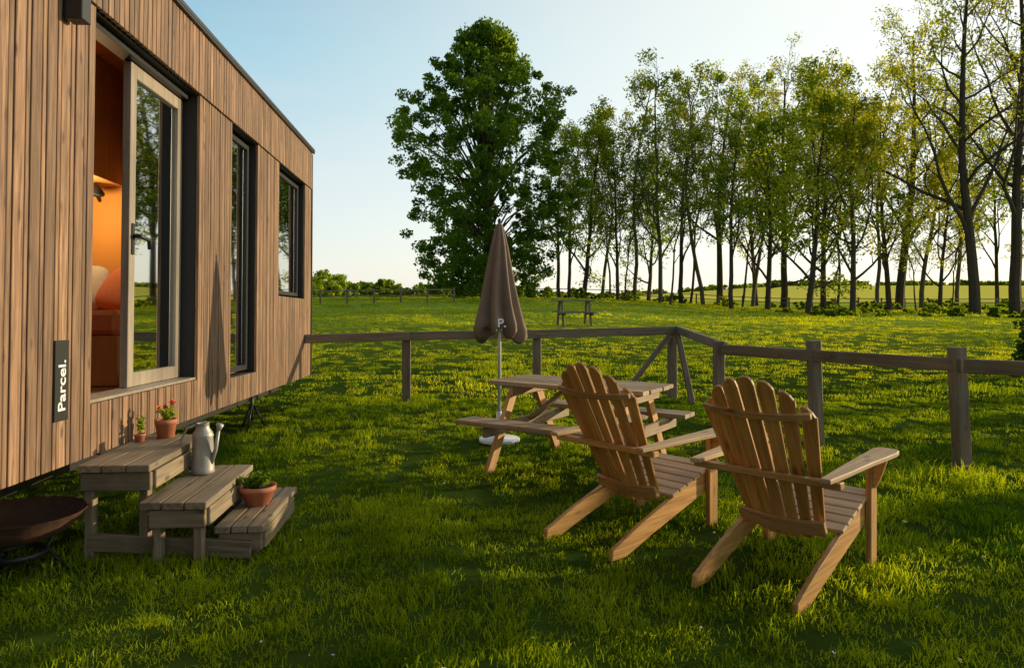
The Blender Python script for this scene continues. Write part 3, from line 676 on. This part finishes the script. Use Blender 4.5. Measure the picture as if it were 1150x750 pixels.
lathe('base_collar', [(.032, .05), (.032, .30), (.02, .31)], M_pole, pa, n=16)
cu = bpy.data.curves.new('parasol_text', 'FONT'); cu.body = 'P.'; cu.size = .12; cu.extrude = .001; cu.align_x = 'CENTER'; cu.offset = .003
to = bpy.data.objects.new('logo', cu); COL.objects.link(to); to.parent = pa; cu.materials.append(M_white)
to.matrix_local = Matrix.Rotation(-.6, 4, 'Z') @ Matrix.Translation((.03, -.305, 1.19)) @ Matrix.Rotation(math.pi/2-.16, 4, 'X')

# ------------------------------------------------------------ fence
fe = empty('wooden_fence')
def post(x, y, h, w=.11, lean=0):
    z = ground_z(x, y); plank('post', (x, y, z-.2), (x+lean, y, z+h), w, w*.9, M_fence, fe, (1, .2, 0), .008)
def rail(a, b, za, zb, w=.105, t=.05):
    plank('rail', (*a, za), (*b, zb), w, t, M_fence, fe, (0, 0, 1), .007)
C1 = (2.37, 11.2); C2 = (2.40, 8.65); C3 = (4.75, 5.5)
post(-1.50, 10.75, .97, .12); post(.36, 10.95, .94, .11); post(*C1, 1.02, .12); post(C2[0]-.02, C2[1]+.06, .98, .11)
for a, b, za, zb in [((-2.85, 10.42), (-1.45, 10.66), .905, .93), ((-1.52, 10.67), (.36, 10.86), .93, .95), ((.34, 10.86), (C1[0]+.04, C1[1]-.09), .95, .99)]:
    rail(a, b, za, zb, .12)
rail((C1[0]+.06, C1[1]-.08), (C2[0]+.04, C2[1]-.02), 1.0, .91, .11)
def on(px):
    r = (px-575)/850; t = (r*C2[1]-C2[0])/((C3[0]-C2[0])-r*(C3[1]-C2[1])); return (C2[0]+t*(C3[0]-C2[0]), C2[1]+t*(C3[1]-C2[1]))
a = on(918); b = on(1082); c = on(1300)
post(a[0], a[1], 1.06, .115, -.04); post(b[0], b[1], 1.07, .12, -.06); post(c[0], c[1], 1.05, .12)
rail((C2[0]-.02, C2[1]-.07), (b[0]-.05, b[1]-.065), .89, .90, .115); rail((b[0]-.06, b[1]-.12), (c[0], c[1]-.08), .90, .93, .12)
plank('brace', (C1[0]-.05, C1[1]-.09, .93), (C1[0]-.75, C1[1]-.15, .05), .07, .07, M_fence, fe, (1, 0, 0))
plank('brace', (C1[0]+.05, C1[1]-.15, .95), (C1[0]+.12, C1[1]-.75, .0), .07, .07, M_fence, fe, (1, 0, 0))
ff = empty('field_fence')
def far_fence(pts, h, w):
    for (x, d) in pts:
        z = ground_z(x, d); plank('post', (x, d, z-.2), (x, d, z+h*R.uniform(.95, 1.05)), w, w, M_fence, ff, (1, 0, 0))
    for (x0, d0), (x1, d1) in zip(pts[:-1], pts[1:]):
        for k in (.5, .88):
            plank('rail', (x0, d0-.08, ground_z(x0, d0)+h*k), (x1, d1-.08, ground_z(x1, d1)+h*k), .09, .04, M_fence, ff, (0, 0, 1))
far_fence([((px-575)/850*(54+i*.6), 54+i*.6) for i, px in enumerate(range(330, 530, 30))], 1.1, .13)
far_fence([((px-575)/850*(88+2*math.sin(i)), 88+2*math.sin(i)) for i, px in enumerate(range(600, 1300, 26))], 1.25, .15)
tr = empty('picnic_table', (2.72, 33, ground_z(2.72, 33)), (0, 0, .15))
for x in (-.62, .6): 
    for y in (-1, 1): plank('leg', (x, y*.62, -.08), (x, y*.22, 1.06), .10, .08, M_fence, tr, (1, 0, 0))
    plank('bearer', (x+.06, -.75, .50), (x+.06, .75, .50), .10, .05, M_fence, tr, (0, 0, 1))
for y in (-.62, .62): plank('bench', (-.85, y, .58), (.82, y, .58), .24, .05, M_fence, tr, (0, 1, 0))
plank('top', (-.88, 0, 1.08), (.85, 0, 1.08), .75, .06, M_fence, tr, (0, 1, 0))

# ------------------------------------------------------------ sky, sun, camera
sd = Vector((math.sin(math.radians(AZ))*math.cos(math.radians(EL)), math.cos(math.radians(AZ))*math.cos(math.radians(EL)), math.sin(math.radians(EL))))
w = bpy.data.worlds.new('World'); scene.world = w; w.use_nodes = True; nt = w.node_tree; nt.nodes.clear(); L = nt.links
out = nt.nodes.new('ShaderNodeOutputWorld'); bg = nt.nodes.new('ShaderNodeBackground'); sky = nt.nodes.new('ShaderNodeTexSky')
sky.sky_type = 'NISHITA'; sky.sun_disc = False; sky.sun_elevation = math.radians(EL); sky.sun_rotation = math.radians(AZ); sky.air_density = 1.0; sky.dust_density = .6; sky.ozone_density = 1.6
BS = .12
bg.inputs[1].default_value = BS
tc = nt.nodes.new('ShaderNodeTexCoord'); sx = nt.nodes.new('ShaderNodeSeparateXYZ'); L.new(tc.outputs['Generated'], sx.inputs[0])
cr = nt.nodes.new('ShaderNodeValToRGB'); L.new(sx.outputs[2], cr.inputs[0]); el = cr.color_ramp.elements
el[0].position = 0; el[0].color = (.76, .76, .72, 1); el[1].position = 1; el[1].color = (.012, .045, .12, 1)
for p, c in ((.10, (.64, .73, .76)), (.30, (.29, .56, .68)), (.40, (.16, .40, .56)), (.55, (.035, .11, .22))):
    e = el.new(p); e.color = (*c, 1)
dt = nt.nodes.new('ShaderNodeVectorMath'); dt.operation = 'DOT_PRODUCT'; L.new(tc.outputs['Generated'], dt.inputs[0]); dt.inputs[1].default_value = sd
mr = nt.nodes.new('ShaderNodeMapRange'); mr.interpolation_type = 'SMOOTHSTEP'; mr.inputs[1].default_value = -.1; mr.inputs[2].default_value = .88; mr.inputs[3].default_value = 0; mr.inputs[4].default_value = .94; L.new(dt.outputs['Value'], mr.inputs[0])
mx = nt.nodes.new('ShaderNodeMix'); mx.data_type = 'RGBA'; mx.inputs[7].default_value = (1.02, .99, .86, 1); L.new(mr.outputs[0], mx.inputs[0]); L.new(cr.outputs[0], mx.inputs[6])
mp = nt.nodes.new('ShaderNodeMapping'); mp.inputs['Scale'].default_value = (2.2, 2.2, 9); L.new(tc.outputs['Generated'], mp.inputs[0])
nz = nt.nodes.new('ShaderNodeTexNoise'); nz.inputs['Scale'].default_value = 1.6; nz.inputs['Detail'].default_value = 4; L.new(mp.outputs[0], nz.inputs['Vector'])
c1 = nt.nodes.new('ShaderNodeMapRange'); c1.inputs[1].default_value = .45; c1.inputs[2].default_value = .7; c1.inputs[4].default_value = .8; L.new(nz.outputs[0], c1.inputs[0])
c2 = nt.nodes.new('ShaderNodeMapRange'); c2.inputs[1].default_value = .0; c2.inputs[2].default_value = .34; c2.inputs[3].default_value = .9; c2.inputs[4].default_value = .1; L.new(sx.outputs[2], c2.inputs[0])
cm = nt.nodes.new('ShaderNodeMath'); cm.operation = 'MULTIPLY'; L.new(c1.outputs[0], cm.inputs[0]); L.new(c2.outputs[0], cm.inputs[1])
mc = nt.nodes.new('ShaderNodeMix'); mc.data_type = 'RGBA'; mc.inputs[7].default_value = (.78, .79, .79, 1); L.new(cm.outputs[0], mc.inputs[0]); L.new(mx.outputs[2], mc.inputs[6])
# the sky falls off away from the sun
fo = nt.nodes.new('ShaderNodeMapRange'); fo.interpolation_type = 'SMOOTHSTEP'; fo.inputs[1].default_value = -.9; fo.inputs[2].default_value = -.2; fo.inputs[3].default_value = .38/BS; fo.inputs[4].default_value = .93/BS; L.new(dt.outputs['Value'], fo.inputs[0])
scl = nt.nodes.new('ShaderNodeVectorMath'); scl.operation = 'SCALE'; L.new(fo.outputs[0], scl.inputs[3]); L.new(mc.outputs[2], scl.inputs[0])
s2 = nt.nodes.new('ShaderNodeVectorMath'); s2.operation = 'SCALE'; s2.inputs[3].default_value = .45; L.new(sky.outputs[0], s2.inputs[0])
ad = nt.nodes.new('ShaderNodeVectorMath'); ad.operation = 'ADD'; L.new(scl.outputs[0], ad.inputs[0]); L.new(s2.outputs[0], ad.inputs[1])
L.new(ad.outputs[0], bg.inputs[0]); L.new(bg.outputs[0], out.inputs[0])
sl = bpy.data.lights.new('sun', 'SUN'); sl.energy = 5.0; sl.angle = math.radians(.5); sl.color = (1, .80, .49)
so = bpy.data.objects.new('sun', sl); COL.objects.link(so)
so.rotation_euler = sd.to_track_quat('Z', 'Y').to_euler(); so.location = (30, 15, 20)
cd = bpy.data.cameras.new('camera'); co = bpy.data.objects.new('camera', cd); COL.objects.link(co)
co.location = (0, 0, H); co.rotation_euler = (math.pi/2, 0, 0); cd.sensor_width = 36; cd.lens = 850/1150*36; cd.shift_y = -43/1150
cd.clip_start = .05; cd.clip_end = 6000
scene.camera = co
scene.view_settings.view_transform = 'Standard'; scene.view_settings.look = 'None'; scene.view_settings.exposure = 0
